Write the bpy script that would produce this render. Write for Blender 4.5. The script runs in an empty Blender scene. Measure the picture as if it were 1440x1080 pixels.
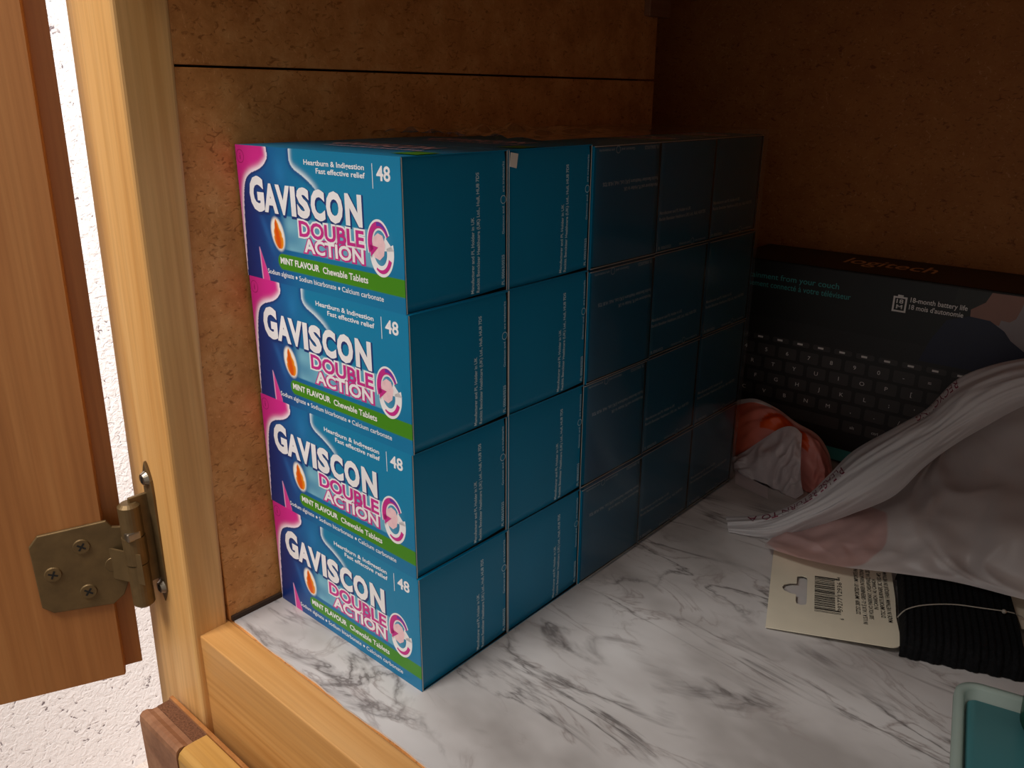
import bpy, bmesh, math, random
import numpy as np
from mathutils import Vector, Matrix, noise
random.seed(7)
scene = bpy.context.scene
COL = scene.collection

# ------------------------------------------------------------------ camera
FPX = 1147.2
CAM = Vector((0.2599, -0.2256, 0.2872))
CR = Vector((0.74791, 0.66378, 0.00463)); CD = Vector((0.22396, -0.24577, -0.94310)); CF = Vector((-0.62488, 0.70639, -0.33248))
cam_data = bpy.data.cameras.new('camera'); cam = bpy.data.objects.new('camera', cam_data); COL.objects.link(cam)
cam_data.sensor_width = 36.0; cam_data.lens = FPX / 1440 * 36; cam_data.clip_start = 0.005; cam_data.clip_end = 50
m = Matrix.Identity(4)
for i in range(3):
    m[i][0] = CR[i]; m[i][1] = -CD[i]; m[i][2] = -CF[i]; m[i][3] = CAM[i]
cam.matrix_world = m
scene.camera = cam

def lin(c):
    return tuple((x / 255 / 12.92) if x / 255 <= 0.04045 else ((x / 255 + 0.055) / 1.055) ** 2.4 for x in c)

# ------------------------------------------------------------------ world, lights, exposure
world = bpy.data.worlds.new('world'); scene.world = world; world.use_nodes = True
world.node_tree.nodes['Background'].inputs[0].default_value = (1.0, 0.93, 0.86, 1)
world.node_tree.nodes['Background'].inputs[1].default_value = 0.42
def area_light(name, loc, target, sx, sy, power, color):
    l = bpy.data.lights.new(name, 'AREA'); l.shape = 'RECTANGLE'; l.size = sx; l.size_y = sy; l.energy = power; l.color = color
    o = bpy.data.objects.new(name, l); COL.objects.link(o); o.location = loc
    o.rotation_euler = (Vector(target) - Vector(loc)).to_track_quat('-Z', 'Y').to_euler(); return o
area_light('window_light', (-0.16, -0.72, 1.15), (-0.24, -0.06, 0.1), 0.42, 0.42, 1.9, (1.0, 0.96, 0.91)).data.spread = math.radians(64)
area_light('wall_fill_light', (-0.45, -0.55, 1.7), (-0.95, 0.35, -0.2), 0.3, 0.3, 11, (1.0, 0.95, 0.90)).data.spread = math.radians(50)  # added fill that brightens the far wall; no lamp hangs there
vs = scene.view_settings
vs.view_transform = 'Standard'; vs.look = 'None'; vs.gamma = 1; vs.use_curve_mapping = False; vs.exposure = 0.0

# ------------------------------------------------------------------ helpers
def ray(px, py):
    return CR * ((px - 720) / FPX) + CD * ((py - 540) / FPX) + CF
def U(px, py, **k):                       # pixel + one known world coordinate -> point
    (a, v), = k.items(); i = 'xyz'.index(a); d = ray(px, py)
    return CAM + d * ((v - CAM[i]) / d[i])
def link(o, parent=None):
    COL.objects.link(o)
    if parent is not None: o.parent = parent
    return o
def tag(o, label, cat=None, group=None, kind=None):
    o['label'] = label
    if cat: o['category'] = cat
    if group: o['group'] = group
    if kind: o['kind'] = kind
    return o
def empty(name, loc=(0, 0, 0), rz=0):
    o = bpy.data.objects.new(name, None); o.empty_display_size = 0.02; o.location = loc; o.rotation_euler = (0, 0, rz); return link(o)
def mesh(name, verts, faces, mats, parent=None, smooth=False, mi=None):
    me = bpy.data.meshes.new(name); me.from_pydata([tuple(v) for v in verts], [], faces); me.update()
    for mt in (mats if isinstance(mats, (list, tuple)) else [mats]): me.materials.append(mt)
    if mi: me.polygons.foreach_set('material_index', mi)
    if smooth: me.polygons.foreach_set('use_smooth', [True] * len(me.polygons))
    return link(bpy.data.objects.new(name, me), parent)
def bobj(name, bm, mats, parent=None, smooth=False):
    me = bpy.data.meshes.new(name); bm.to_mesh(me); bm.free()
    for mt in (mats if isinstance(mats, (list, tuple)) else [mats]): me.materials.append(mt)
    if smooth: me.polygons.foreach_set('use_smooth', [True] * len(me.polygons))
    return link(bpy.data.objects.new(name, me), parent)
def add_box(bm, x0, x1, y0, y1, z0, z1, bev=0.0):
    r = bmesh.ops.create_cube(bm, size=1.0)
    for v in r['verts']:
        v.co = Vector(((x0 + x1) / 2 + v.co.x * (x1 - x0), (y0 + y1) / 2 + v.co.y * (y1 - y0), (z0 + z1) / 2 + v.co.z * (z1 - z0)))
    if bev:
        es = {e for v in r['verts'] for e in v.link_edges}
        bmesh.ops.bevel(bm, geom=list(es), offset=bev, segments=2, affect='EDGES', profile=0.5)
def box(name, x0, x1, y0, y1, z0, z1, mt, parent=None, bev=0.0):
    bm = bmesh.new(); add_box(bm, x0, x1, y0, y1, z0, z1, bev); return bobj(name, bm, mt, parent)
def prism(name, outline, z0, z1, mt, parent=None, T=None, bev=0):
    """outline (a,b) extruded z0..z1; T maps (a,b,c) to a point"""
    bm = bmesh.new()
    f = bm.faces.new([bm.verts.new((a, b, z0)) for a, b in outline])
    r = bmesh.ops.extrude_face_region(bm, geom=[f])
    for v in r['geom']:
        if isinstance(v, bmesh.types.BMVert): v.co.z = z1
    bmesh.ops.recalc_face_normals(bm, faces=bm.faces)
    if bev:
        es = [e for e in bm.edges if abs(e.verts[0].co.z - z1) < 1e-7 and abs(e.verts[1].co.z - z1) < 1e-7]
        bmesh.ops.bevel(bm, geom=es, offset=bev, segments=2, affect='EDGES', profile=0.5)
    if T:
        for v in bm.verts: v.co = Vector(T(*v.co))
    return bobj(name, bm, mt, parent)
def rrect(x0, x1, y0, y1, r, n=5):
    pts = []
    for cx, cy, a0 in ((x1 - r, y1 - r, 0), (x0 + r, y1 - r, 90), (x0 + r, y0 + r, 180), (x1 - r, y0 + r, 270)):
        for i in range(n + 1):
            a = math.radians(a0 + 90 * i / n); pts.append((cx + r * math.cos(a), cy + r * math.sin(a)))
    return pts
def cyl(bm, p0, p1, r, seg=20, r2=None):
    p0, p1 = Vector(p0), Vector(p1); d = p1 - p0
    M = Matrix.Translation((p0 + p1) / 2) @ d.to_track_quat('Z', 'Y').to_matrix().to_4x4()
    bmesh.ops.create_cone(bm, cap_ends=True, segments=seg, radius1=r, radius2=r if r2 is None else r2, depth=d.length, matrix=M)

# ------------------------------------------------------------------ materials
def newmat(name):
    mt = bpy.data.materials.new(name); mt.use_nodes = True
    nt = mt.node_tree; return mt, nt, nt.nodes['Principled BSDF']
def N(nt, t, **k):
    n = nt.nodes.new(t)
    for a, v in k.items():
        if a.startswith('i_'):
            key = a[2:]; n.inputs[int(key) if key.isdigit() else key.replace('_', ' ')].default_value = v
        else: setattr(n, a, v)
    return n
def L(nt, a, b): nt.links.new(a, b)
def coords(nt, scale, rot=(0, 0, 0), loc=(0, 0, 0)):
    tc = N(nt, 'ShaderNodeTexCoord'); mp = N(nt, 'ShaderNodeMapping'); mp.inputs['Scale'].default_value = scale
    mp.inputs['Rotation'].default_value = rot; mp.inputs['Location'].default_value = loc
    L(nt, tc.outputs['Object'], mp.inputs['Vector']); return mp.outputs[0]
def ramp(nt, fac, stops):
    r = N(nt, 'ShaderNodeValToRGB'); e = r.color_ramp.elements
    while len(e) < len(stops): e.new(0.5)
    for el, (p, c) in zip(e, stops): el.position = p; el.color = (*c, 1)
    L(nt, fac, r.inputs[0]); return r.outputs[0]
def mixc(nt, fac, a, b, mode='MIX'):
    n = N(nt, 'ShaderNodeMix', data_type='RGBA', blend_type=mode)
    if isinstance(fac, (int, float)): n.inputs[0].default_value = fac
    else: L(nt, fac, n.inputs[0])
    for s, v in ((6, a), (7, b)):
        if isinstance(v, tuple): n.inputs[s].default_value = (*v, 1)
        else: L(nt, v, n.inputs[s])
    return n.outputs[2]
def bump(nt, b, h, strength, dist=0.001):
    n = N(nt, 'ShaderNodeBump'); n.inputs['Strength'].default_value = strength; n.inputs['Distance'].default_value = dist
    L(nt, h, n.inputs['Height']); L(nt, n.outputs[0], b.inputs['Normal'])
def plain(name, c, rough=0.5, var=0.06, nscale=60, spec=0.5, metal=0.0, bmp=0.0):
    mt, nt, b = newmat(name); c = lin(c)
    nz = N(nt, 'ShaderNodeTexNoise'); nz.inputs['Scale'].default_value = nscale; nz.inputs['Detail'].default_value = 4
    L(nt, coords(nt, (1, 1, 1)), nz.inputs['Vector'])
    L(nt, ramp(nt, nz.outputs[0], [(0.3, tuple(x * (1 - var) for x in c)), (0.7, tuple(min(1, x * (1 + var)) for x in c))]), b.inputs['Base Color'])
    b.inputs['Roughness'].default_value = rough; b.inputs['Specular IOR Level'].default_value = spec; b.inputs['Metallic'].default_value = metal
    if bmp: bump(nt, b, nz.outputs[0], bmp)
    return mt
def wood(name, c1, c2, c3, axis, rough=0.45, gscale=1.0):
    mt, nt, b = newmat(name)
    sc = [70 * gscale] * 3; sc[axis] = 3.0 * gscale
    v = coords(nt, tuple(sc))
    n1 = N(nt, 'ShaderNodeTexNoise', i_Scale=1.0, i_Detail=5.0, i_Distortion=0.6); L(nt, v, n1.inputs['Vector'])
    sc2 = [420 * gscale] * 3; sc2[axis] = 9 * gscale
    n2 = N(nt, 'ShaderNodeTexNoise', i_Scale=1.0, i_Detail=3.0); L(nt, coords(nt, tuple(sc2)), n2.inputs['Vector'])
    base = ramp(nt, n1.outputs[0], [(0.28, lin(c1)), (0.5, lin(c2)), (0.75, lin(c3))])
    fine = ramp(nt, n2.outputs[0], [(0.35, (0.8, 0.76, 0.7)), (0.6, (1, 1, 1))])
    L(nt, mixc(nt, 0.6, base, fine, 'MULTIPLY'), b.inputs['Base Color'])
    b.inputs['Roughness'].default_value = rough; bump(nt, b, n2.outputs[0], 0.12, 0.0006)
    return mt
def vcol(name, rough=0.4, spec=0.5, trans=0.0):
    mt, nt, b = newmat(name)
    a = N(nt, 'ShaderNodeAttribute', attribute_name='Col')
    nz = N(nt, 'ShaderNodeTexNoise', i_Scale=40.0, i_Detail=3.0); L(nt, coords(nt, (1, 1, 1)), nz.inputs['Vector'])
    L(nt, mixc(nt, 0.25, a.outputs['Color'], ramp(nt, nz.outputs[0], [(0.3, (0.88, 0.88, 0.88)), (0.7, (1, 1, 1))]), 'MULTIPLY'), b.inputs['Base Color'])
    b.inputs['Roughness'].default_value = rough; b.inputs['Specular IOR Level'].default_value = spec
    if trans:
        t = N(nt, 'ShaderNodeBsdfTranslucent'); L(nt, a.outputs['Color'], t.inputs[0])
        mx = N(nt, 'ShaderNodeMixShader', i_0=trans); L(nt, b.outputs[0], mx.inputs[1]); L(nt, t.outputs[0], mx.inputs[2])
        L(nt, mx.outputs[0], nt.nodes['Material Output'].inputs[0])
    return mt

def mk_chip(name, c1, c2, c3):
    mt, nt, b = newmat(name); v = coords(nt, (1, 1, 1))
    n1 = N(nt, 'ShaderNodeTexNoise', i_Scale=45.0, i_Detail=6.0, i_Roughness=0.7); L(nt, v, n1.inputs['Vector'])
    n2 = N(nt, 'ShaderNodeTexNoise', i_Scale=170.0, i_Detail=4.0, i_Distortion=1.5); L(nt, coords(nt, (1, 1, 1.9), (0.5, 0, 0)), n2.inputs['Vector'])
    n3 = N(nt, 'ShaderNodeTexNoise', i_Scale=230.0, i_Detail=2.0, i_Distortion=2.5); L(nt, coords(nt, (1, 1.8, 1), (-0.7, 0, 0)), n3.inputs['Vector'])
    base = ramp(nt, n1.outputs[0], [(0.3, lin(c1)), (0.52, lin(c2)), (0.75, lin(c3))])
    dark = ramp(nt, n2.outputs[0], [(0.30, (0.45, 0.36, 0.28)), (0.42, (1, 1, 1))])
    lite = ramp(nt, n3.outputs[0], [(0.62, (0, 0, 0)), (0.72, (0.16, 0.11, 0.06))])
    c = mixc(nt, 0.8, base, dark, 'MULTIPLY'); c = mixc(nt, 0.7, c, lite, 'ADD'); L(nt, c, b.inputs['Base Color'])
    b.inputs['Roughness'].default_value = 0.6; b.inputs['Specular IOR Level'].default_value = 0.25; bump(nt, b, n2.outputs[0], 0.25, 0.0008)
    return mt
def mk_marble():
    mt, nt, b = newmat('marble_liner'); rot = (0, 0, math.radians(14))
    wv = N(nt, 'ShaderNodeTexNoise', i_Scale=9.0, i_Detail=4.0); L(nt, coords(nt, (1, 1.6, 1), rot), wv.inputs['Vector'])
    def veins(sc, loc, width, dist):
        n = N(nt, 'ShaderNodeTexNoise', i_Scale=sc, i_Detail=6.0, i_Roughness=0.55, i_Distortion=dist); L(nt, coords(nt, (1, 2.6, 1), rot, loc), n.inputs['Vector'])
        s = N(nt, 'ShaderNodeMath', operation='SUBTRACT'); L(nt, n.outputs[0], s.inputs[0]); s.inputs[1].default_value = 0.5
        a = N(nt, 'ShaderNodeMath', operation='ABSOLUTE'); L(nt, s.outputs[0], a.inputs[0])
        return ramp(nt, a.outputs[0], [(0.0, (1, 1, 1)), (width * 0.35, (0.45, 0.45, 0.45)), (width, (0, 0, 0))])
    patch = N(nt, 'ShaderNodeTexNoise', i_Scale=14.0, i_Detail=3.0); L(nt, coords(nt, (1, 2.0, 1), rot, (3, 1, 0)), patch.inputs['Vector'])
    pm = ramp(nt, patch.outputs[0], [(0.41, (0, 0, 0)), (0.58, (1, 1, 1))])
    v1 = mixc(nt, 1.0, veins(7.0, (0, 0, 0), 0.03, 0.9), pm, 'MULTIPLY')
    v2 = mixc(nt, 1.0, veins(13.0, (5, 2, 0), 0.035, 1.2), pm, 'MULTIPLY')
    cloud = ramp(nt, wv.outputs[0], [(0.36, lin((164, 158, 155))), (0.5, lin((194, 189, 187))), (0.7, lin((214, 211, 210)))])
    c = mixc(nt, v2, cloud, lin((158, 149, 146))); c = mixc(nt, v1, c, lin((112, 106, 104)))
    L(nt, c, b.inputs['Base Color']); b.inputs['Roughness'].default_value = 0.38; b.inputs['Specular IOR Level'].default_value = 0.4
    return mt
def mk_stucco():
    mt, nt, b = newmat('stippled_plaster')
    n = N(nt, 'ShaderNodeTexNoise', i_Scale=110.0, i_Detail=3.0, i_Distortion=1.0); L(nt, coords(nt, (1, 1, 1)), n.inputs['Vector'])
    L(nt, ramp(nt, n.outputs[0], [(0.29, lin((120, 108, 112))), (0.36, lin((240, 236, 236)))]), b.inputs['Base Color'])
    b.inputs['Roughness'].default_value = 0.8; bump(nt, b, n.outputs[0], 0.35, 0.004); return mt
def mk_film():
    mt, nt, b = newmat('clear_film'); nt.nodes.remove(b)
    g = N(nt, 'ShaderNodeBsdfGlossy', i_Roughness=0.12); g.inputs[0].default_value = (0.95, 0.95, 0.95, 1)
    t = N(nt, 'ShaderNodeBsdfTransparent'); t.inputs[0].default_value = (0.95, 0.95, 0.95, 1)
    lw = N(nt, 'ShaderNodeFresnel', i_IOR=1.5)
    nz = N(nt, 'ShaderNodeTexNoise', i_Scale=18.0, i_Detail=2.0); L(nt, coords(nt, (1, 1, 1)), nz.inputs['Vector'])
    bp = N(nt, 'ShaderNodeBump', i_Strength=0.25, i_Distance=0.002); L(nt, nz.outputs[0], bp.inputs['Height']); L(nt, bp.outputs[0], g.inputs['Normal'])
    mx = N(nt, 'ShaderNodeMixShader'); L(nt, lw.outputs[0], mx.inputs[0]); L(nt, t.outputs[0], mx.inputs[1]); L(nt, g.outputs[0], mx.inputs[2])
    df = N(nt, 'ShaderNodeBsdfDiffuse'); df.inputs[0].default_value = (0.7, 0.66, 0.62, 1); m2 = N(nt, 'ShaderNodeMixShader', i_0=0.02); L(nt, mx.outputs[0], m2.inputs[1]); L(nt, df.outputs[0], m2.inputs[2])
    L(nt, m2.outputs[0], nt.nodes['Material Output'].inputs[0]); return mt
def mk_bag(name, c, alpha, spots=()):
    """thin translucent plastic; spots = printed discs (centre, radius, colour)"""
    mt, nt, b = newmat(name); b.inputs['Roughness'].default_value = 0.38; b.inputs['Specular IOR Level'].default_value = 0.5
    nz = N(nt, 'ShaderNodeTexNoise', i_Scale=25.0, i_Detail=5.0); L(nt, coords(nt, (1, 1, 1)), nz.inputs['Vector'])
    col = ramp(nt, nz.outputs[0], [(0.3, tuple(x * 0.93 for x in lin(c))), (0.7, lin(c))])
    for ctr, r, sc in spots:
        g = N(nt, 'ShaderNodeTexCoord'); d = N(nt, 'ShaderNodeVectorMath', operation='DISTANCE'); L(nt, g.outputs['Object'], d.inputs[0]); d.inputs[1].default_value = tuple(ctr)
        f = ramp(nt, N(nt, 'ShaderNodeMath', operation='DIVIDE', i_1=r * 2).outputs[0], [(0.49, (1, 1, 1)), (0.51, (0, 0, 0))])
        dv = [n for n in nt.nodes if n.bl_idname == 'ShaderNodeMath'][-1]; L(nt, d.outputs['Value'], dv.inputs[0])
        col = mixc(nt, f, col, lin(sc))
    L(nt, col, b.inputs['Base Color'])
    t = N(nt, 'ShaderNodeBsdfTranslucent'); L(nt, col, t.inputs[0]); tr = N(nt, 'ShaderNodeBsdfTransparent')
    m1 = N(nt, 'ShaderNodeMixShader', i_0=0.35); L(nt, b.outputs[0], m1.inputs[1]); L(nt, t.outputs[0], m1.inputs[2])
    m2 = N(nt, 'ShaderNodeMixShader', i_0=alpha); L(nt, m1.outputs[0], m2.inputs[1]); L(nt, tr.outputs[0], m2.inputs[2])
    L(nt, m2.outputs[0], nt.nodes['Material Output'].inputs[0]); return mt
def mk_plastic(name, c, trans):
    mt, nt, b = newmat(name)
    nz = N(nt, 'ShaderNodeTexNoise', i_Scale=30.0); L(nt, coords(nt, (1, 1, 1)), nz.inputs['Vector'])
    col = ramp(nt, nz.outputs[0], [(0.3, tuple(x * 0.94 for x in lin(c))), (0.7, lin(c))]); L(nt, col, b.inputs['Base Color']); b.inputs['Roughness'].default_value = 0.3
    t = N(nt, 'ShaderNodeBsdfTranslucent'); L(nt, col, t.inputs[0]); m1 = N(nt, 'ShaderNodeMixShader', i_0=trans)
    L(nt, b.outputs[0], m1.inputs[1]); L(nt, t.outputs[0], m1.inputs[2]); L(nt, m1.outputs[0], nt.nodes['Material Output'].inputs[0]); return mt

M_chip = mk_chip('chipboard', (176, 114, 58), (204, 140, 78), (222, 166, 104))
M_back = mk_chip('hardboard', (158, 96, 46), (168, 106, 52), (178, 116, 60))
M_marble = mk_marble(); M_stucco = mk_stucco(); M_film = mk_film()
M_stile = wood('stile_maple', (206, 150, 84), (222, 170, 104), (232, 186, 124), 2)
M_rail = wood('rail_maple', (196, 138, 72), (212, 156, 90), (224, 174, 112), 0)
M_door = wood('door_wood', (150, 94, 46), (166, 108, 56), (178, 122, 68), 2)
M_brown = wood('shaded_end_grain', (128, 84, 56), (146, 100, 70), (162, 116, 84), 1, 0.6)  # lower door stile: end-grain brown with its front's shade put into the colour
M_rough = plain('rough_end_grain', (112, 74, 52), 0.9, 0.35, 900, 0.2, bmp=1.0)
M_yellow = wood('pale_rail_wood', (176, 128, 60), (196, 148, 76), (208, 164, 96), 0)
M_carpet = plain('carpet', (176, 164, 156), 0.95, 0.2, 400, 0.1, bmp=0.8)
M_bronze = plain('antique_bronze', (112, 90, 58), 0.5, 0.16, 120, 0.5, 0.6)
M_steel = plain('worn_steel', (150, 140, 125), 0.3, 0.15, 200, 0.5, 0.9)
M_dark = plain('dark_slot', (12, 10, 8), 0.7)
BLUE = (0, 122, 164)
M_blue = plain('carton_blue', BLUE, 0.42, 0.03, 30, 0.4)
M_white = plain('carton_white', (226, 222, 214), 0.6)
M_print = vcol('front_print', 0.36, 0.45)
M_txt = plain('ink_white', (240, 238, 240), 0.4)
M_txt2 = plain('ink_pale_blue', (196, 224, 234), 0.45)
M_navy = plain('ink_navy', (14, 52, 116), 0.4)
M_mag = plain('ink_magenta', (200, 44, 138), 0.4)
M_purp = plain('ink_violet', (104, 60, 170), 0.4)
M_tab = plain('ink_tablet', (240, 200, 206), 0.4, 0.08, 300)
M_ring = plain('ink_dark_pink', (150, 20, 90), 0.4)
M_green = plain('ink_green', (72, 140, 34), 0.4)

# ------------------------------------------------------------------ setting
WX, W, D, H = -0.1268, 0.1246, 0.0647, 0.066
YB, ZC, XR = 0.50, 0.374, 0.50
wl = empty('wall_left'); tag(wl, 'chipboard side panel of the cabinet beside the stacked boxes', kind='structure')
box('panel', WX - 0.016, WX, -0.034, 0.386, -0.02, 0.2995, M_chip, wl, 0.0006)
box('panel', WX - 0.016, WX - 0.0002, -0.034, 0.386, 0.3006, ZC, M_chip, wl, 0.0006)
box('backing', WX - 0.026, WX - 0.0165, -0.034, 0.386, -0.02, ZC, M_dark, wl)
box('cleat', WX, WX + 0.006, 0.365, 0.395, 0.347, ZC, M_brown, wl, 0.001)
box('base_strip', WX, WX + 0.0018, -0.033, 0.0, 0.0, 0.0028, plain('dark_gap_strip', (58, 40, 26), 0.8), wl)
tag(box('wall_back', -0.21, XR, YB, YB + 0.012, -0.02, ZC + 0.02, M_back), 'brown hardboard back of the cabinet', kind='structure')
tag(box('wall_right', XR, XR + 0.016, -0.034, YB + 0.012, -0.02, ZC + 0.02, M_chip), 'chipboard right side panel of the cabinet', kind='structure')
tag(box('wall_side', -0.215, -0.20, -0.034, YB + 0.012, -0.6, ZC + 0.02, M_door), 'unseen outer cabinet side panel added to keep stray light out', kind='structure')  # added to stop light leaking in behind the chipboard panel
tag(box('ceiling', -0.21, XR + 0.016, -0.034, YB + 0.012, ZC, ZC + 0.016, M_chip), 'chipboard top of the cabinet compartment', kind='structure')
# shelf with marble liner: front edge of the liner is slightly wavy
fl = empty('floor'); tag(fl, 'cabinet shelf covered with grey veined marble liner', kind='structure')
box('shelf_board', -0.20, XR, -0.0335, YB, -0.02, -0.0012, M_chip, fl)
nx = 120; vs_, fs_ = [], []
for i in range(nx + 1):
    x = WX + 0.002 + (XR - WX - 0.002) * i / nx
    yf = -0.0325 + 0.0012 * noise.noise((x * 30, 0, 0)) + 0.0006 * noise.noise((x * 120, 3, 0))
    vs_ += [(x, yf, -0.0012), (x, yf, 0.0), (x, YB, 0.0)]
for i in range(nx):
    a = 3 * i; fs_ += [(a, a + 3, a + 4, a + 1), (a + 1, a + 4, a + 5, a + 2)]
mesh('shelf_liner', vs_, fs_, [M_marble, M_white], fl, mi=[1, 0] * nx)
# face frame
st = empty('trim_1'); tag(st, 'pale maple face frame stile beside the chipboard panel', kind='structure')
YF = -0.0545
def stile_pt(a, b, z):                    # frame stands a little out of true: edges lean with height
    k = z / 0.33; x = (-0.181 + 0.0075 * k) if a == 0 else WX + 0.0008
    return (x, (-0.0568 + 0.0050 * k) if b == 0 else (-0.0358 + 0.0112 * k), z)
bm = bmesh.new()
lo_ = [bm.verts.new(stile_pt(a, b, -0.6)) for a, b in ((0, 0), (1, 0), (1, 1), (0, 1))]; hi_ = [bm.verts.new(stile_pt(a, b, 0.6)) for a, b in ((0, 0), (1, 0), (1, 1), (0, 1))]
bm.faces.new(lo_[::-1]); bm.faces.new(hi_)
for k in range(4): bm.faces.new((lo_[k], lo_[(k + 1) % 4], hi_[(k + 1) % 4], hi_[k]))
bmesh.ops.bevel(bm, geom=[e for e in bm.edges if abs(e.verts[0].co.z - e.verts[1].co.z) > 0.5], offset=0.0022, segments=3, affect='EDGES', profile=0.5)
bobj('stile', bm, M_stile, st)
tag(box('trim_2', WX - 0.003, XR, YF + 0.0015, -0.0342, -0.13, 0.0005, M_rail, None, 0.0008), 'maple face frame rail along the shelf front', kind='structure')
tag(box('trim_3', WX + 0.001, XR, YF + 0.0015, -0.0342, 0.348, 0.40, M_rail, None, 0.0018), 'unseen maple face frame rail added above the opening to shade the shelf', kind='structure')  # out of view; added to cut the overhead light towards the back
tag(box('trim_4', XR - 0.045, XR + 0.016, YF, -0.0342, -0.6, 0.60, M_stile, None, 0.0018), 'maple face frame stile at the right of the opening', kind='structure')
# room beyond the cabinet
tag(box('wall_far', -1.02, -0.95, -3.0, 3.0, -0.8, 2.2, M_stucco), 'bright white stippled plaster wall beside the cabinet', kind='structure')
tag(box('floor_room', -0.95, 2.5, -3.0, 3.0, -0.85, -0.8, M_carpet), 'beige carpet of the room', kind='structure')

# door 1 (open): local u along width from the hinge edge, n = inner face normal
HP = Vector((-0.178, -0.0665, 0)); du = Vector((-0.41, -0.91, 0)).normalized(); dn = Vector((0.91, -0.41, 0)).normalized()
def DT(u, n, z): return HP + du * (u - 0.026 * max(0.0, z - 0.05)) + dn * n + Vector((0, 0, z))
dr = empty('door_1'); tag(dr, 'open wooden cabinet door with bronze hinge', kind='structure')
ZB = -0.0355
# section (u,n): lip then rabbet step; extruded along z
prism('door_slab', [(0.001, -0.0095), (0.34, -0.0095), (0.34, 0.0095), (0.0098, 0.0095), (0.0092, 0.0078), (0.0092, 0.0006), (0.0, 0.0)], ZB, 0.41, M_door, dr, DT)
def HT(u, n, z): return DT(u * 1.03, n, (z - 0.0505) * 1.045 + 0.0393)
hp = prism('hinge_plate', [(0.0, 0.036), (0.0022, 0.031), (0.008, 0.0265), (0.037, 0.0285), (0.042, 0.033), (0.0425, 0.069), (0.038, 0.0745), (0.0055, 0.0765), (0.003, 0.0725), (-0.002, 0.0715), (-0.002, 0.060), (-0.0135, 0.0595), (-0.0135, 0.041), (-0.002, 0.0405)], 0.0098, 0.0117, M_bronze, dr, lambda u, z, n: HT(u, n, z), 0.0005)
for (u, z) in ((0.0185, 0.0645), (0.0338, 0.0515), (0.0190, 0.0375)):
    bm = bmesh.new(); cyl(bm, HT(u, 0.0112, z), HT(u, 0.0126, z), 0.0046, 24, 0.0040); sc = bobj('screw', bm, M_bronze, dr)
    bm = bmesh.new(); a = 0.5 + u * 90
    for k in (0, 1):
        c, s = math.cos(a + k * math.pi / 2), math.sin(a + k * math.pi / 2)
        q = [(-0.0024, -0.0005), (0.0024, -0.0005), (0.0024, 0.0005), (-0.0024, 0.0005)]
        bm.faces.new([bm.verts.new(HT(u + c * i - s * j, 0.01268 + k * 0.00003, z + s * i + c * j)) for i, j in q])
    bobj('cross_slot', bm, M_dark, sc)
bm = bmesh.new(); cyl(bm, HT(0.0048, 0.0112, 0.0505), HT(0.0048, 0.0121, 0.0505), 0.0048, 24, 0.0042); bobj('rivet', bm, M_bronze, dr)
KP = Vector((-0.1585, -0.067, 0))
bm = bmesh.new()
for z0, z1, r in ((0.0585, 0.0765, 0.0058), (0.0418, 0.058, 0.0062), (0.0155, 0.041, 0.0058)):
    cyl(bm, KP + Vector((0, 0, z0)), KP + Vector((0, 0, z1)), r, 24)
cyl(bm, KP + Vector((0, 0, 0.0765)), KP + Vector((0, 0, 0.0782)), 0.0058, 24, 0.004)
cyl(bm, KP + Vector((0, 0, 0.0138)), KP + Vector((0, 0, 0.0155)), 0.004, 24, 0.0058)
bobj('hinge_knuckle', bm, M_bronze, dr)
A_ = HT(0.006, 0.0098, 0.0); tv_ = Vector((CAM.x - KP.x, CAM.y - KP.y, 0)).normalized(); B_ = KP + tv_ * 0.0063 + Vector((CR.x, CR.y, 0)).normalized() * 0.002
prism('hinge_strap', [(A_.x, A_.y), (B_.x, B_.y), (B_.x + tv_.x * 0.0016, B_.y + tv_.y * 0.0016), (A_.x + tv_.x * 0.0019, A_.y + tv_.y * 0.0019)], 0.0305, 0.0495, M_bronze, dr)
box('hinge_spring', KP.x - 0.001, KP.x + 0.006, KP.y - 0.0055, KP.y + 0.002, 0.0575, 0.0625, M_steel, dr, 0.0008)
# frame leaf with two pointed screw tabs on the stile
YL = -0.0556
leaf = [(-0.005, 0.029), (-0.0045, 0.021), (-0.002, 0.016), (0.0, 0.0125), (0.002, 0.016), (0.0045, 0.021), (0.005, 0.030), (0.005, 0.081), (0.0045, 0.090), (0.002, 0.0965), (0.0, 0.1005), (-0.002, 0.0965), (-0.0045, 0.090), (-0.005, 0.081)]
hl = prism('hinge_leaf', [(x - 0.1545, z) for x, z in leaf], 0, 0.0016, M_bronze, st, lambda a, b, c: (a, YL - c, b), 0.0004)
box('leaf_web', -0.1592, -0.1568, -0.067, YL, 0.027, 0.081, M_bronze, st, 0.0005)
for z in (0.0905, 0.0225):
    bm = bmesh.new(); cyl(bm, (-0.1545, YL - 0.0015, z), (-0.1545, YL - 0.0038, z), 0.0042, 20, 0.0030); s_ = bobj('leaf_screw', bm, M_steel, st)
    box('screw_slot', -0.1552, -0.1538, YL - 0.0041, YL - 0.0037, z - 0.0018, z + 0.0018, M_dark, s_)

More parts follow.
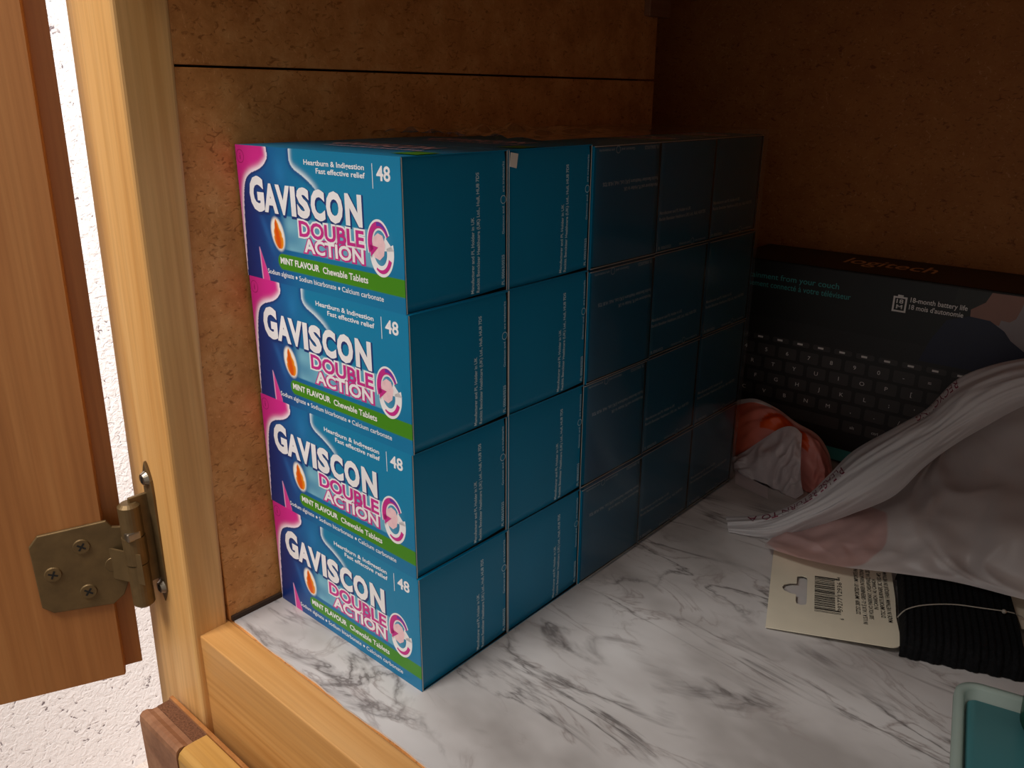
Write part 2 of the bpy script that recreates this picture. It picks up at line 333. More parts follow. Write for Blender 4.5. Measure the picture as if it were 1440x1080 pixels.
# door 2: the closed door below the rail; top of its stile with routed edge, and its rail
d2 = empty('door_2'); tag(d2, 'lower cabinet door with rough end grain on its top edge', kind='structure')
sec = [(-0.081, -0.6), (-0.061, -0.6), (-0.061, -0.0535), (-0.0630, -0.0535), (-0.0632, -0.0552), (-0.0700, -0.0552), (-0.0735, -0.0548), (-0.0765, -0.0530), (-0.0790, -0.0528), (-0.0808, -0.0545), (-0.0814, -0.058)]
def xprism(name, sect, x0, x1, mt, parent):
    return prism(name, sect, x0, x1, mt, parent, lambda y, z, x: (x, y, z))
xprism('door_stile', sec, -0.157, -0.1135, M_brown, d2)
box('rough_edge', -0.1568, -0.108, -0.0705, -0.0631, -0.0556, -0.0546, M_rough, d2)
xprism('door_rail', [(-0.0805, -0.6), (-0.0632, -0.6), (-0.0632, -0.0540), (-0.0700, -0.0535), (-0.0765, -0.0535), (-0.0795, -0.0555), (-0.0807, -0.0585)], -0.1130, 0.40, M_yellow, d2)
box('back_lip', -0.157, 0.40, -0.0629, -0.0606, -0.6, -0.0528, M_door, d2, 0.0004)

# ------------------------------------------------------------------ lettering
_tc = {}
def text_geo(body, bold=0.0):
    """verts (font units, cap height normalised to 1, left at 0) and faces"""
    key = (body, bold)
    if key in _tc: return _tc[key]
    def raw(b):
        cu = bpy.data.curves.new('t', 'FONT'); cu.body = b; cu.resolution_u = 3; cu.offset = bold; cu.fill_mode = 'FRONT'
        o = bpy.data.objects.new('t', cu); COL.objects.link(o)
        dg = bpy.context.evaluated_depsgraph_get(); dg.update(); me = bpy.data.meshes.new_from_object(o.evaluated_get(dg))
        v = [tuple(x.co)[:2] for x in me.vertices]; f = [tuple(p.vertices) for p in me.polygons]
        bpy.data.objects.remove(o); bpy.data.curves.remove(cu); bpy.data.meshes.remove(me); return v, f
    if ('cap',) not in _tc:
        b0, bold = bold, 0.0; hv, _ = raw('H'); bold = b0; _tc[('cap',)] = max(q[1] for q in hv) - min(q[1] for q in hv)
    cap = _tc[('cap',)]; v, f = raw(body); x0 = min(q[0] for q in v)
    _tc[key] = ([((x - x0) / cap, y / cap) for x, y in v], f); return _tc[key]
def text_pts(body, x0, x1, base, cap, bold=0.0, shear=0.0, ref=None):
    """verts scaled so the text spans x0..x1 (width taken from the un-outlined text when ref is given)"""
    v, f = text_geo(body, bold); wv, _ = text_geo(body, bold if ref is None else ref)
    w = max(q[0] for q in wv); off = 0 if ref is None else (max(q[0] for q in v) - w) / 2
    return [(x0 + (x - off) / w * (x1 - x0) + shear * y * cap, base + y * cap) for x, y in v], f
def text_mesh(name, items, T, mt, parent):
    V, F = [], []
    for pts, f in items:
        o = len(V); V += [T(a, b) for a, b in pts]; F += [tuple(i + o for i in q) for q in f]
    return mesh(name, V, F, mt, parent)

# ------------------------------------------------------------------ medicine box prototype, local origin at front-left-bottom
# local: x 0..W left->right, y 0..D depth, z 0..H
def bulge(y, z): return 0.0007 * max(0, 1 - ((y / D - 0.5) * 2) ** 2) * max(0, 1 - ((z / H - 0.5) * 2) ** 2)
G = 0.00035
def colour_grid():
    nu, nv = 320, 170
    u, v = np.meshgrid(np.linspace(0, 1, nu + 1), np.linspace(0, 1, nv + 1)); A = W / H
    def pl(pts):                                     # distance to polyline, metric in box heights
        d = np.full(u.shape, 9.0); P = np.array(pts, float); P[:, 0] *= A; X, Y = u * A, v
        for a, b in zip(P[:-1], P[1:]):
            e = b - a; t = np.clip(((X - a[0]) * e[0] + (Y - a[1]) * e[1]) / (e @ e), 0, 1)
            d = np.minimum(d, np.hypot(X - a[0] - t * e[0], Y - a[1] - t * e[1]))
        return d
    def smooth(pts, n=8):
        P = [np.array(q, float) for q in pts]; P = [2 * P[0] - P[1]] + P + [2 * P[-1] - P[-2]]; out = []
        for i in range(1, len(P) - 2):
            for k in range(n):
                t = k / n; a, b, c, d = P[i - 1:i + 3]
                out.append(0.5 * (2 * b + (c - a) * t + (2 * a - 5 * b + 4 * c - d) * t * t + (3 * b - a - 3 * c + d) * t ** 3))
        return np.array(out + [P[-2]])
    def C(r, g, b): return np.array(lin((r, g, b)))
    def over(img, col, a): return img * (1 - a[..., None]) + col * a[..., None]
    sm = lambda e0, e1, x: (lambda t: t * t * (3 - 2 * t))(np.clip((x - e0) / (e1 - e0), 0, 1))
    img = np.ones(u.shape + (3,)) * C(0, 128, 172)
    img = over(img, C(0, 108, 158), sm(0.55, 0.15, v) * 0.5)
    neck = smooth([(0.372, 1.04), (0.366, 0.95), (0.372, 0.90), (0.395, 0.86), (0.465, 0.803), (0.52, 0.735), (0.54, 0.66)])
    nb = np.interp(v, neck[::-1, 1], neck[::-1, 0]); inside = (u < nb)
    body = sm(0.62, 0.05, u)
    img = over(img, C(10, 84, 156), np.where(inside | (v < 0.7), body, 0) * 0.9)
    img = over(img, C(16, 40, 112), sm(0.40, 0.03, u) * sm(0.98, 0.55, v) * 0.95)
    img = over(img, C(30, 130, 190), 0.55 * np.exp(-((u - 0.30) / 0.035) ** 2 - ((v - 0.84) / 0.10) ** 2))
    img = over(img, C(40, 110, 180), 0.5 * np.exp(-((u - 0.17 - (0.4 - v) * 0.25) / 0.02) ** 2) * sm(0.15, 0.3, v) * sm(0.55, 0.42, v))
    dn_ = pl(neck); fade = sm(0.66, 0.80, v)
    img = over(img, C(8, 60, 130), np.where(inside, np.exp(-(dn_ / 0.03) ** 2), 0) * 0.7 * fade)
    img = over(img, C(225, 238, 246), np.where(~inside, np.exp(-(dn_ / 0.028) ** 2), 0) * 0.95 * fade)
    pb = smooth([(0.214, 1.04), (0.222, 0.96), (0.215, 0.905), (0.166, 0.843), (0.088, 0.794), (0.047, 0.72), (0.026, 0.56), (0.012, 0.236), (0.002, 0.02), (0.0, -0.05)])
    pbu = np.interp(v, pb[::-1, 1], pb[::-1, 0]); pk = (u < pbu); dp = pl(pb)
    img = over(img, C(10, 36, 104), np.where(~pk, np.exp(-(dp / 0.018) ** 2), 0) * 0.85)
    img = np.where(pk[..., None], C(214, 42, 142), img)
    img = over(img, C(250, 232, 244), np.where(pk, np.exp(-(dp / 0.032) ** 2), 0))
    # pale band behind the double lettering
    a = sm(0.265, 0.275, v) * sm(0.525, 0.515, v) * sm(0.27, 0.34, u) * sm(0.96, 0.80, u)
    img = over(img, C(132, 196, 216), a * (0.62 + 0.2 * np.sin(u * 23) * np.sin(v * 31)))
    # green band, rounded left end
    gx = np.maximum(0.27 - u, 0) * A; gd = np.hypot(gx, v - 0.172) - np.where(u < 0.27, 0.06, 0)
    a = np.where(u < 0.27, sm(0.004, -0.004, gd), sm(0.110, 0.116, v) * sm(0.236, 0.230, v))
    img = over(img, C(66, 140, 28), a)
    # flame with white glow
    fx, fy = (u - 0.252) * A, v - 0.375; fx2 = fx + 0.16 * fy
    r = np.hypot(fx2 / 0.088, fy / 0.128)
    img = over(img, C(252, 244, 232), sm(1.08, 0.80, r))
    wid = 0.062 * np.clip(1 - ((fy + 0.035) / 0.075) ** 2, 0, 1) ** 0.5 * (fy < -0.02) + (fy >= -0.02) * 0.060 * np.clip((0.115 - fy) / 0.135, 0, 1) ** 0.8 * (1 + 0.10 * np.sin(fy * 95))
    a = sm(1.06, 0.85, np.abs(fx2) / np.maximum(wid, 1e-4)) * (wid > 0.002)
    img = over(img, C(244, 150, 30), a); img = over(img, C(226, 84, 14), a * sm(1.0, 0.2, np.abs(fx2 + 0.008) / np.maximum(wid, 1e-4)))
    # pink sliver
    su = 0.108 + (0.252 - v) * 0.02; sw = np.clip((0.252 - v) / 0.225, 0, 1) * 0.05; a = np.where((v < 0.252), sm(0.004, -0.002, np.maximum(su - 0.004 * 0 - u, u - su - sw)), 0)
    img = over(img, C(250, 200, 230), a); img = over(img, C(222, 60, 150), a * sm(0.0, 0.008, u - su) )
    img = np.clip(img, 0, 1)
    V = np.stack([u * W, np.full(u.shape, -G), v * H], -1).reshape(-1, 3)
    idx = np.arange((nu + 1) * (nv + 1)).reshape(nv + 1, nu + 1)
    F = np.stack([idx[:-1, :-1], idx[:-1, 1:], idx[1:, 1:], idx[1:, :-1]], -1).reshape(-1, 4)
    return V, F, img.reshape(-1, 3)
def vc_mesh(name, V, F, cols, mt, parent, smooth=False):
    o = mesh(name, V.tolist() if hasattr(V, 'tolist') else V, F.tolist() if hasattr(F, 'tolist') else F, mt, parent, smooth)
    at = o.data.color_attributes.new('Col', 'FLOAT_COLOR', 'POINT')
    c = np.ones((len(cols), 4), np.float32); c[:, :3] = cols; at.data.foreach_set('color', c.ravel()); return o

def make_sleeve():
    """four card panels, open at the right end, closed at the left: blue outside, white cut edges"""
    t = 0.0005; V, F, MI = [], [], []
    def quad(*p, m=0):
        o = len(V); V.extend(p); F.append((o, o + 1, o + 2, o + 3)); MI.append(m)
    # rings: outer / inner at x=W and outer at x=0
    def rg(x, i): return [(x, i, i), (x, D - i, i), (x, D - i, H - i), (x, i, H - i)]
    o0, o1, i1, i0 = rg(0, 0), rg(W, 0), rg(W, t), rg(W - 0.006, t)
    for k in range(4):
        j = (k + 1) % 4
        quad(o0[k], o0[j], o1[j], o1[k]); quad(o1[k], o1[j], i1[j], i1[k], m=k % 2); quad(i1[k], i1[j], i0[j], i0[k], m=2)
    quad(*o0); quad(*i0, m=2)  # dark inner faces paint the shade inside the closed carton
    return V, F, MI
_v, _f, _mi = make_sleeve()
def make_flap():
    n = 14; V, F, MI = [], [], []
    for i in range(n + 1):
        for j in range(n + 1):
            y = 0.0009 + (D - 0.0018) * i / n; s = i / n
            zb = 0.0005 + 0.0016 * s ** 2.2; zt = H - 0.0004 - 0.0003 * math.sin(math.pi * s)
            z = zb + (zt - zb) * j / n
            V.append((W - 0.0006 + bulge(y, z) - 0.0006 * max(0, (j / n - 0.93) / 0.07), y, z))
    for i in range(n):
        for j in range(n):
            a = i * (n + 1) + j; F.append((a, a + n + 1, a + n + 2, a + 1)); MI.append(1 if j == n - 1 and False else 0)
    nb = len(V)                                        # bottom cut edge, white card thickness
    for i in range(n + 1): v = V[i * (n + 1)]; V.append((v[0] - 0.0005, v[1], v[2]))
    for i in range(n): F.append((i * (n + 1), nb + i, nb + i + 1, (i + 1) * (n + 1))); MI.append(1)
    return V, F, MI
_fv, _ff, _fmi = make_flap()
def FT(off): return lambda a, b: (a * W, -G - off, b * H)          # front print mapping (u, v)
def ET(off): return lambda a, b: (W - 0.0006 + bulge(a * D, b * H) + off, a * D, b * H)
def arc_band(cx, cy, r0, r1, a0, a1, w0, w1, n=22, asp=1.35):
    """tapered arc in (u,v) units measured in box heights"""
    A = W / H; P, Q = [], []
    for i in range(n + 1):
        t = i / n; a = math.radians(a0 + (a1 - a0) * t); r = r0 + (r1 - r0) * t; w = w0 + (w1 - w0) * t
        P.append(((cx * A + (r + w / 2) * math.cos(a)) / A, cy + asp * (r + w / 2) * math.sin(a))); Q.append(((cx * A + (r - w / 2) * math.cos(a)) / A, cy + asp * (r - w / 2) * math.sin(a)))
    V = P + Q; F = [(i, i + 1, n + 2 + i, n + 1 + i) for i in range(n)]
    return V, F
def poly(pts): return pts, [tuple(range(len(pts)))]

def proto_box():
    root = empty('medicine_box')
    mesh('carton_sleeve', _v, _f, [M_blue, M_white, M_dark], root, mi=_mi)
    fl_ = mesh('end_flap', _fv, _ff, [M_blue, M_white], root, True, mi=_fmi)
    # end lettering: text runs up the panel -> (a along depth, b up); text x -> b, text y -> -a
    def vt(body, a_base, b0, b1, cap, bold=0.02):
        pts, f = text_pts(body, b0, b1, 0.0, cap, bold); return [(a_base - y, x) for x, y in pts], f
    items = [vt('Manufacturer and PL Holder in UK', 0.648, 0.035, 0.57, 0.030), vt('Reckitt Benckiser Healthcare (UK) Ltd., Hull, HU8 7DS', 0.705, 0.035, 0.865, 0.030)]
    items2 = [vt('Gaviscon and', 0.972, 0.42, 0.615, 0.022, 0.008), vt('are trademarks', 0.972, 0.715, 0.925, 0.022, 0.008), vt('PL 00063/0525', 0.975, 0.05, 0.27, 0.028, 0.014)]
    A_ = D / H; rg_ = []
    for r in (0.026, 0.031): rg_ += [(0.962 + r * math.cos(k * math.pi / 10), 0.663 + A_ * r * math.sin(k * math.pi / 10)) for k in range(20)]
    items2.append((rg_, [(k, (k + 1) % 20, 20 + (k + 1) % 20, 20 + k) for k in range(20)]))
    text_mesh('end_lettering', items + items2, ET(0.00018), M_txt2, fl_)
    # front
    V, F, c = colour_grid()
    fp = vc_mesh('front_print', V, F, c, M_print, root)
    def brand(bold, dx=0, dy=0):
        it = [text_pts('G', 0.078 + dx, 0.175 + dx, 0.54 + dy, 0.225, bold, ref=0.035)]
        ls = [('A', .178, .268), ('V', .262, .352), ('I', .362, .388), ('S', .402, .478), ('C', .490, .572), ('O', .584, .678), ('N', .696, .786)]
        return it + [text_pts(ch, a + dx, b + dx, 0.54 + dy, 0.185, bold, ref=0.035) for ch, a, b in ls]
    text_mesh('brand_shadow', brand(0.088, 0.004, -0.010), FT(0.00004), M_navy, fp)
    text_mesh('brand_lettering', brand(0.052), FT(0.00008), M_txt, fp)
    text_mesh('strapline', [text_pts('Heartburn & Indigestion', .462, .812, .900, .034, 0.018), text_pts('Fast effective relief', .534, .815, .848, .034, 0.018)], FT(0.00006), M_txt, fp)
    text_mesh('count_lettering', [text_pts('48', .876, .948, .845, .088, 0.022), poly([(.8535, .79), (.8565, .79), (.8565, .947), (.8535, .947)])], FT(0.00006), M_txt, fp)
    dbl = lambda b: [text_pts('DOUBLE', .40, .792, .395, .105, b, ref=0.03)]
    act = lambda b: [text_pts('ACTION', .425, .785, .285, .092, b, ref=0.03)]
    text_mesh('action_outline', act(0.115), FT(0.00004), M_mag, fp); text_mesh('double_outline', dbl(0.11), FT(0.00006), M_txt, fp)
    text_mesh('double_lettering', dbl(0.03), FT(0.0001), M_mag, fp); text_mesh('action_lettering', act(0.03), FT(0.0001), M_txt, fp)
    text_mesh('flavour_lettering', [text_pts('MINT FLAVOUR', .255, .513, .158, .045, 0.03), text_pts('Chewable Tablets', .534, .802, .155, .045, 0.02)], FT(0.00006), M_txt, fp)
    A = W / H
    def dot(u_, v_, r): return poly([(u_ + r / A * math.cos(k * math.pi / 6), v_ + r * math.sin(k * math.pi / 6)) for k in range(12)])
    text_mesh('ingredient_lettering', [text_pts('Sodium alginate', .157, .338, .058, .036, 0.008), text_pts('Sodium bicarbonate', .374, .610, .056, .036, 0.008), text_pts('Calcium carbonate', .645, .884, .054, .036, 0.008), dot(.356, .072, .012), dot(.628, .071, .012)], FT(0.00006), M_txt, fp)
    tabl = [(.845, .345), (.873, .330), (.897, .365), (.905, .44), (.893, .495), (.868, .508), (.842, .475), (.835, .40)]
    up = lambda e: [arc_band(.872, .435, .098, .088, 25, 205, .020 + e, .050 + e), poly([(.8225 - e * .3, .425), (.826, .345 - e * .6), (.868 + e * .3, .415)])]
    lo = lambda e: [arc_band(.880, .385, .092, .098, -165, 20, .022 + e, .050 + e), poly([(.9450 + e * .3, .405), (.905, .475 + e * .6), (.897 - e * .3, .395)])]
    text_mesh('emblem_outline', up(.022) + lo(.022), FT(0.00004), M_txt, fp)
    text_mesh('emblem_tablet', [poly(tabl)], FT(0.00008), M_tab, fp)
    text_mesh('emblem_arrow', up(0), FT(0.00012), M_mag, fp)
    text_mesh('emblem_arrow', [arc_band(.872, .435, .100, .098, 28, 100, .010, .020)], FT(0.00014), M_purp, fp)
    text_mesh('emblem_arrow', [arc_band(.880, .385, .095, .099, -120, -20, .012, .030)], FT(0.00012), M_mag, fp)
    rr = []
    for r in (.046, .050): rr += [(.031 + r / A * math.cos(k * math.pi / 12), .918 + r * math.sin(k * math.pi / 12)) for k in range(24)]
    text_mesh('information_ring', [(rr, [(k, (k + 1) % 24, 24 + (k + 1) % 24, 24 + k) for k in range(24)]), text_pts('i', .028, .034, .895, .048, 0.0)], FT(0.00004), M_ring, fp)
    # top panel
    TT = lambda off: (lambda a, b: (a * W, b * D, H + G + off))
    tp = text_mesh('top_print', [poly([(.86, .14), (.995, .14), (.995, .36), (.88, .36)])], TT(0), M_green, root)
    text_mesh('top_lettering', [text_pts('GAVISCON', .22, .80, .56, .22, 0.03), text_pts('DOUBLE ACTION Chewable Tablets', .30, .86, .40, .08, 0.02)], TT(0.00005), plain('ink_pale_pink', (226, 190, 200), 0.5), tp)
    return root
proto = proto_box()
FRONT_PARTS, TOP_PARTS = 'front_print', 'top_print'
def copy_box(src, front, top):
    r = src.copy(); link(r)
    for ch in src.children:
        nm = ch.name.split('.')[0]
        if (nm == FRONT_PARTS and not front) or (nm == TOP_PARTS and not top): continue
        c = link(ch.copy(), r)
        for g in ch.children: link(g.copy(), c)
    return r
ords = ['first', 'second', 'third', 'fourth', 'fifth']; lev = ['bottom', 'second from the bottom', 'third from the bottom', 'top']
def place(o, col, row):
    j = random.Random(col * 10 + row)
    dx = j.uniform(-0.0007, 0.0007)
    if col < 2:
        o.location = (-W + dx, col * (D + 0.0009), row * H); o.rotation_euler = (0, 0, 0)
    else:
        y0 = 2 * (D + 0.0009) + (col - 2) * (H + 0.0008); rh = D + 0.0014
        if col == 2:      # lying on its face: local y -> up from bottom, local z -> -y
            o.rotation_euler = (math.pi / 2, 0, 0); o.location = (-W + dx, y0 + H, row * rh)
        else:             # lying on its back: front up
            o.rotation_euler = (-math.pi / 2, 0, 0); o.location = (-W + dx, y0, row * rh + D)
    lv = ['bottom', 'second lowest', 'third lowest', 'top'][row]
    if col == 0: lb = f'blue carton with printed front facing the door frame, {lv} of its column'
    elif col == 1: lb = f'blue carton, {lv} of the unwrapped column behind the printed fronts'
    elif col == 2: lb = f'blue carton with upside-down end text, {lv} of its column'
    elif col == 3: lb = f'blue carton with upright end text, {lv} of the middle wrapped column'
    else: lb = f'blue carton with upright end text, {lv} of the column nearest the keyboard box'
    tag(o, lb, 'box', 'stacked blue medicine boxes')
boxes = {}
first = True
for col in range(5):
    for row in range(4):
        if first: continue_src = None
        o = copy_box(proto, col == 0 or (col >= 3 and row == 3), col < 2 and row == 3)
        place(o, col, row); boxes[col, row] = o
def kill(o):
    for c in list(o.children): kill(c)
    bpy.data.objects.remove(o)
kill(proto)
i_ = 0
for (c_, r_), o in boxes.items(): o.name = 'medicine_box' + ('' if i_ == 0 else '.%03d' % i_); i_ += 1
# torn white tab on the top box of the second column
b12 = boxes[1, 3]
tt = prism('torn_tab', [(0.0003, 0.0585), (0.0048, 0.0575), (0.0060, 0.0640), (0.0010, 0.0648)], 0.0002, 0.0006, M_white, b12, lambda a, b, c: (W + c, a, b))

# clear shrink wrap over the rear columns, loose on top of the second and third
y0w, y1w = 2 * (D + 0.0009) - 0.0004, 2 * (D + 0.0009) + 3 * (H + 0.0008) + 0.0004
xw, zw = 0.0021, 4 * (D + 0.0014) + 0.0022
wr = empty('plastic_wrap', (0, 0, 0)); tag(wr, 'clear shrink film wrapped round the rear three columns of blue cartons', 'plastic film')
mesh('side_film', [(xw, y0w, 0.0006), (xw, y1w, 0.0006), (xw, y1w, zw), (xw, y0w, zw), (-0.02, y1w, 0.0006), (-0.02, y1w, zw)], [(0, 1, 2, 3), (1, 4, 5, 2)], M_film, wr)
V, F = [], []; nx_, ny_ = 40, 60
for i in range(nx_ + 1):
    for j in range(ny_ + 1):
        x = xw - (W + xw) * i / nx_; y = (D + 0.022) + (y1w - D - 0.022) * j / ny_
        k = max(0.0, min(1.0, (y0w + 0.075 - y) / 0.05))
        e = math.sin(math.pi * i / nx_)
        z = zw + 0.0008 + e * (0.011 * k * abs(noise.noise((x * 60, y * 45, 1))) + 0.0015 * abs(noise.noise((x * 150, y * 130, 4))))
        V.append((x, y, z))
for i in range(nx_):
    for j in range(ny_):
        a = i * (ny_ + 1) + j; F.append((a, a + ny_ + 1, a + ny_ + 2, a + 1))
mesh('top_film', V, F, M_film, wr, True)

# ------------------------------------------------------------------ keyboard carton
KX0, KX1, KY, KT = -0.062, 0.335, 0.420, 0.160
M_kb = plain('carton_black', (30, 29, 28), 0.5, 0.1); M_kbt = plain('carton_maroon_black', (34, 20, 18), 0.45, 0.1)
M_key = plain('printed_key', (66, 61, 60), 0.5, 0.08); M_keyl = plain('printed_letter', (226, 220, 216), 0.5)
M_teal = plain('print_teal', (64, 150, 146), 0.5); M_gold = plain('logo_copper', (244, 196, 150), 0.4)
kb = empty('keyboard_box', (0, 0, 0)); tag(kb, 'black keyboard carton with printed keys standing against the cabinet back', 'box')
bm = bmesh.new(); add_box(bm, KX0, KX1, KY, KY + 0.076, 0.0, KT, 0.0012); bobj('carton', bm, M_kb, kb)
KF = lambda off: (lambda a, b: (a, KY - 0.0002 - off, b))
fpn = mesh('front_panel', [KF(0)(*q) for q in ((KX0 + .002, .002), (KX1 - .002, .002), (KX1 - .002, KT - .0012), (KX0 + .002, KT - .0012))], [(0, 1, 2, 3)], M_kb, kb)
tpn = mesh('top_panel', [(a, b, KT + 0.0002) for a, b in ((KX0 + .001, KY + .0005), (KX1 - .001, KY + .0005), (KX1 - .001, KY + .0755), (KX0 + .001, KY + .0755))], [(0, 1, 2, 3)], M_kbt, kb)
lp, lf = text_pts('logitech', .022, .092, KY + .032, .024, 0.01); mesh('logo_lettering', [(a, b, KT + .0004) for a, b in lp], lf, M_gold, tpn)
mesh('teal_stripe', [KF(.0001)(*q) for q in ((KX0 + .002, .002), (KX1 - .002, .002), (KX1 - .002, .0125), (KX0 + .002, .0125))], [(0, 1, 2, 3)], M_teal, fpn)
mesh('keyboard_print', [KF(.0001)(*q) for q in ((KX0 + .004, .0175), (.30, .0175), (.30, .112), (KX0 + .004, .112))], [(0, 1, 2, 3)], plain('print_grey_black', (38, 36, 36), 0.5), fpn)
keys, lets = [], []
PX = .0187
def key(cx, cz, w=.0156, h=.0096): keys.append(poly(rrect(cx - w / 2, cx + w / 2, cz - h / 2, cz + h / 2, .0014, 3)))
def glyph(t, cx, cz, cap=.0032):
    v, _ = text_geo(t, 0.0); w = max(q[0] for q in v) * cap * 1.1; lets.append(text_pts(t, cx - w / 2, cx + w / 2, cz - cap / 2, cap))
for x0, z, s in ((-.0203 - 2 * PX, .0840, '34567890-='), (-.0316 - PX, .0722, 'ERTYUIOP[]'), (-.0275 - PX, .0594, "DFGHJKL;'"), (-.0183 - PX, .0471, 'CVBNM,./')):
    for k, ch in enumerate(s): key(x0 + k * PX, z); glyph(ch, x0 + k * PX, z)
for k in range(3): key(x0 + (8 + k) * PX, .0471)
for k in range(11):
    key(-.0247 - PX + k * .01745, .0943, .0142, .0044)
    lets.append(poly([(-.0262 - PX + k * .01745 + a, .0943 + b) for a, b in ((-.0015, -.0008), (.003, -.0008), (.003, .0008), (-.0015, .0008))]))
key(.0085, .0335, .080, .0098); key(.0594, .0335); glyph('alt', .0594, .0335, .0024); key(.0775, .0335); glyph('ctrl', .0775, .0335, .0024)
for k in range(4): key(.0965 + k * PX, .0335)
text_mesh('printed_keys', keys, KF(.0002), M_key, fpn); text_mesh('printed_key_letters', lets, KF(.0003), M_keyl, fpn)
text_mesh('slogan_lettering', [text_pts('entertainment from your couch', -.058, .0335, .1445, .0046, 0.004), text_pts('divertissement connecté à votre téléviseur', -.060, .0435, .1375, .0046, 0.004)], KF(.0002), M_teal, fpn)
bat = [poly([(.0752, .1345), (.0852, .1345), (.0852, .1358), (.0752, .1358)]), poly([(.0752, .1450), (.0852, .1450), (.0852, .1463), (.0752, .1463)]), poly([(.0752, .1358), (.0765, .1358), (.0765, .1450), (.0752, .1450)]), poly([(.0839, .1358), (.0852, .1358), (.0852, .1450), (.0839, .1450)]), poly([(.0782, .1463), (.0822, .1463), (.0822, .1476), (.0782, .1476)]), text_pts('18', .0777, .0827, .1412, .003, 0.02), text_pts('M', .078, .0825, .1370, .003, 0.02)]
text_mesh('battery_lettering', bat + [text_pts('18-month battery life', .0875, .1265, .1432, .0036, 0.012), text_pts("18 mois d'autonomie", .0872, .1245, .1378, .0036, 0.012)], KF(.0008), M_keyl, fpn)
# printed photograph of a seated person seen from behind
bgp = mesh('photo_background', [KF(.0002)(*q) for q in ((.146, .105), (.235, .105), (.235, .1585), (.146, .1585))], [(0, 1, 2, 3)], plain('print_pale_grey', (150, 140, 142), 0.5), fpn)
text_mesh('photo_hair', [poly([(.118, .1585), (.117, .148), (.128, .1435), (.143, .145), (.150, .1585)])], KF(.0003), plain('print_dark_hair', (40, 40, 36), 0.5), bgp)
text_mesh('photo_skin', [poly([(.1285, .1445), (.129, .1385), (.148, .136), (.1485, .1400), (.154, .1395), (.1575, .1425), (.1595, .150), (.161, .1585), (.1400, .1585), (.137, .151)])], KF(.0004), plain('print_skin', (150, 108, 94), 0.5), bgp)
text_mesh('photo_jacket', [poly([(.100, .100), (.106, .118), (.114, .1340), (.128, .1395), (.142, .1385), (.152, .1325), (.157, .1265), (.170, .118), (.19, .100)])], KF(.0005), plain('print_navy_jacket', (30, 34, 58), 0.5), bgp)

# ------------------------------------------------------------------ plastic shopping bag
def crom(P, t):
    n = len(P) - 1; x = min(max(t, 0), 0.99999) * n; i = int(x); f = x - i
    p0, p1, p2, p3 = P[max(i - 1, 0)], P[i], P[i + 1], P[min(i + 2, n)]
    return 0.5 * (2 * p1 + (p2 - p0) * f + (2 * p0 - 5 * p1 + 4 * p2 - p3) * f * f + (3 * p1 - p0 - 3 * p2 + p3) * f ** 3)
def surf(rows, s, t): return crom([crom(r, s) for r in rows], t)
def crumple(rows, s, t, amp, freq, seed):
    p = surf(rows, s, t)
    if not amp: return p
    wv = noise.noise((s * freq[0], t * freq[1], seed)) + 0.5 * noise.noise((s * freq[0] * 3, t * freq[1] * 2.3, seed + 9))
    q = s * 0.8 + t * 0.6 + 0.12 * noise.noise((s * 4, t * 4, seed + 2))
    wv += 0.75 * (1 - abs(noise.noise((q * freq[0] * 1.7, (t * 0.8 - s * 0.6) * freq[1] * 0.5, seed + 5))) * 2.2)
    e = min(1.0, 6 * t, 6 * (1 - t))
    return p + (CAM - p).normalized().lerp(Vector((0, 0, 1)), 0.4) * amp * wv * e
def loft(name, rows, ns, nt_, mt, parent, amp=0.0, freq=(6, 40), seed=0, colf=None):
    V, F, Cc = [], [], []
    for i in range(ns + 1):
        for j in range(nt_ + 1):
            s, t = i / ns, j / nt_; p = crumple(rows, s, t, amp, freq, seed)
            V.append(Vector((p.x, p.y, max(p.z, 0.0006))))
            if colf: Cc.append(colf(s, t))
    for i in range(ns):
        for j in range(nt_):
            a = i * (nt_ + 1) + j; F.append((a, a + nt_ + 1, a + nt_ + 2, a + 1))
    if colf: return vc_mesh(name, [tuple(v) for v in V], F, np.array(Cc), mt, parent, True)
    return mesh(name, V, F, mt, parent, True)
bag = empty('shopping_bag'); tag(bag, 'crumpled translucent white shopping bag with pink and orange print', 'plastic bag')
def R(pts, **k):
    (a, v), = k.items()
    return [U(x, y, **{a: (v if isinstance(v, (int, float)) else v[0] + (v[1] - v[0]) * i / (len(pts) - 1))}) for i, (x, y) in enumerate(pts)]
body = [R([(1075, 769), (1130, 786), (1190, 798), (1260, 806), (1345, 819), (1440, 843), (1560, 870)], z=(0.009, 0.027)),
        R([(1078, 764), (1140, 772), (1200, 778), (1270, 782), (1350, 790), (1440, 806), (1560, 830)], y=(0.250, 0.272)),
        R([(1095, 752), (1160, 742), (1215, 738), (1280, 735), (1355, 735), (1440, 735), (1560, 740)], y=(0.272, 0.292)),
        R([(1130, 738), (1190, 715), (1240, 705), (1300, 690), (1365, 678), (1440, 672), (1560, 670)], y=(0.305, 0.335)),
        R([(1190, 690), (1235, 675), (1290, 657), (1322, 640), (1350, 618), (1440, 590), (1560, 580)], y=(0.330, 0.370)),
        R([(1195, 682), (1245, 668), (1300, 652), (1335, 610), (1362, 575), (1440, 540), (1560, 525)], y=(0.345, 0.392))]
back = [Vector((p.x, p.y + 0.012, 0.001)) for p in body[-1]]
spot = U(1165, 760, y=0.27)
M_bag1 = mk_bag('bag_film', (224, 214, 213), 0.10, [((spot.x, spot.y, spot.z), 0.040, (214, 176, 172))])
M_bag2 = mk_bag('bag_flap_film', (232, 228, 230), 0.10)
loft('bag_body', body + [back], 120, 120, M_bag1, bag, 0.0062, (5, 5), 3)
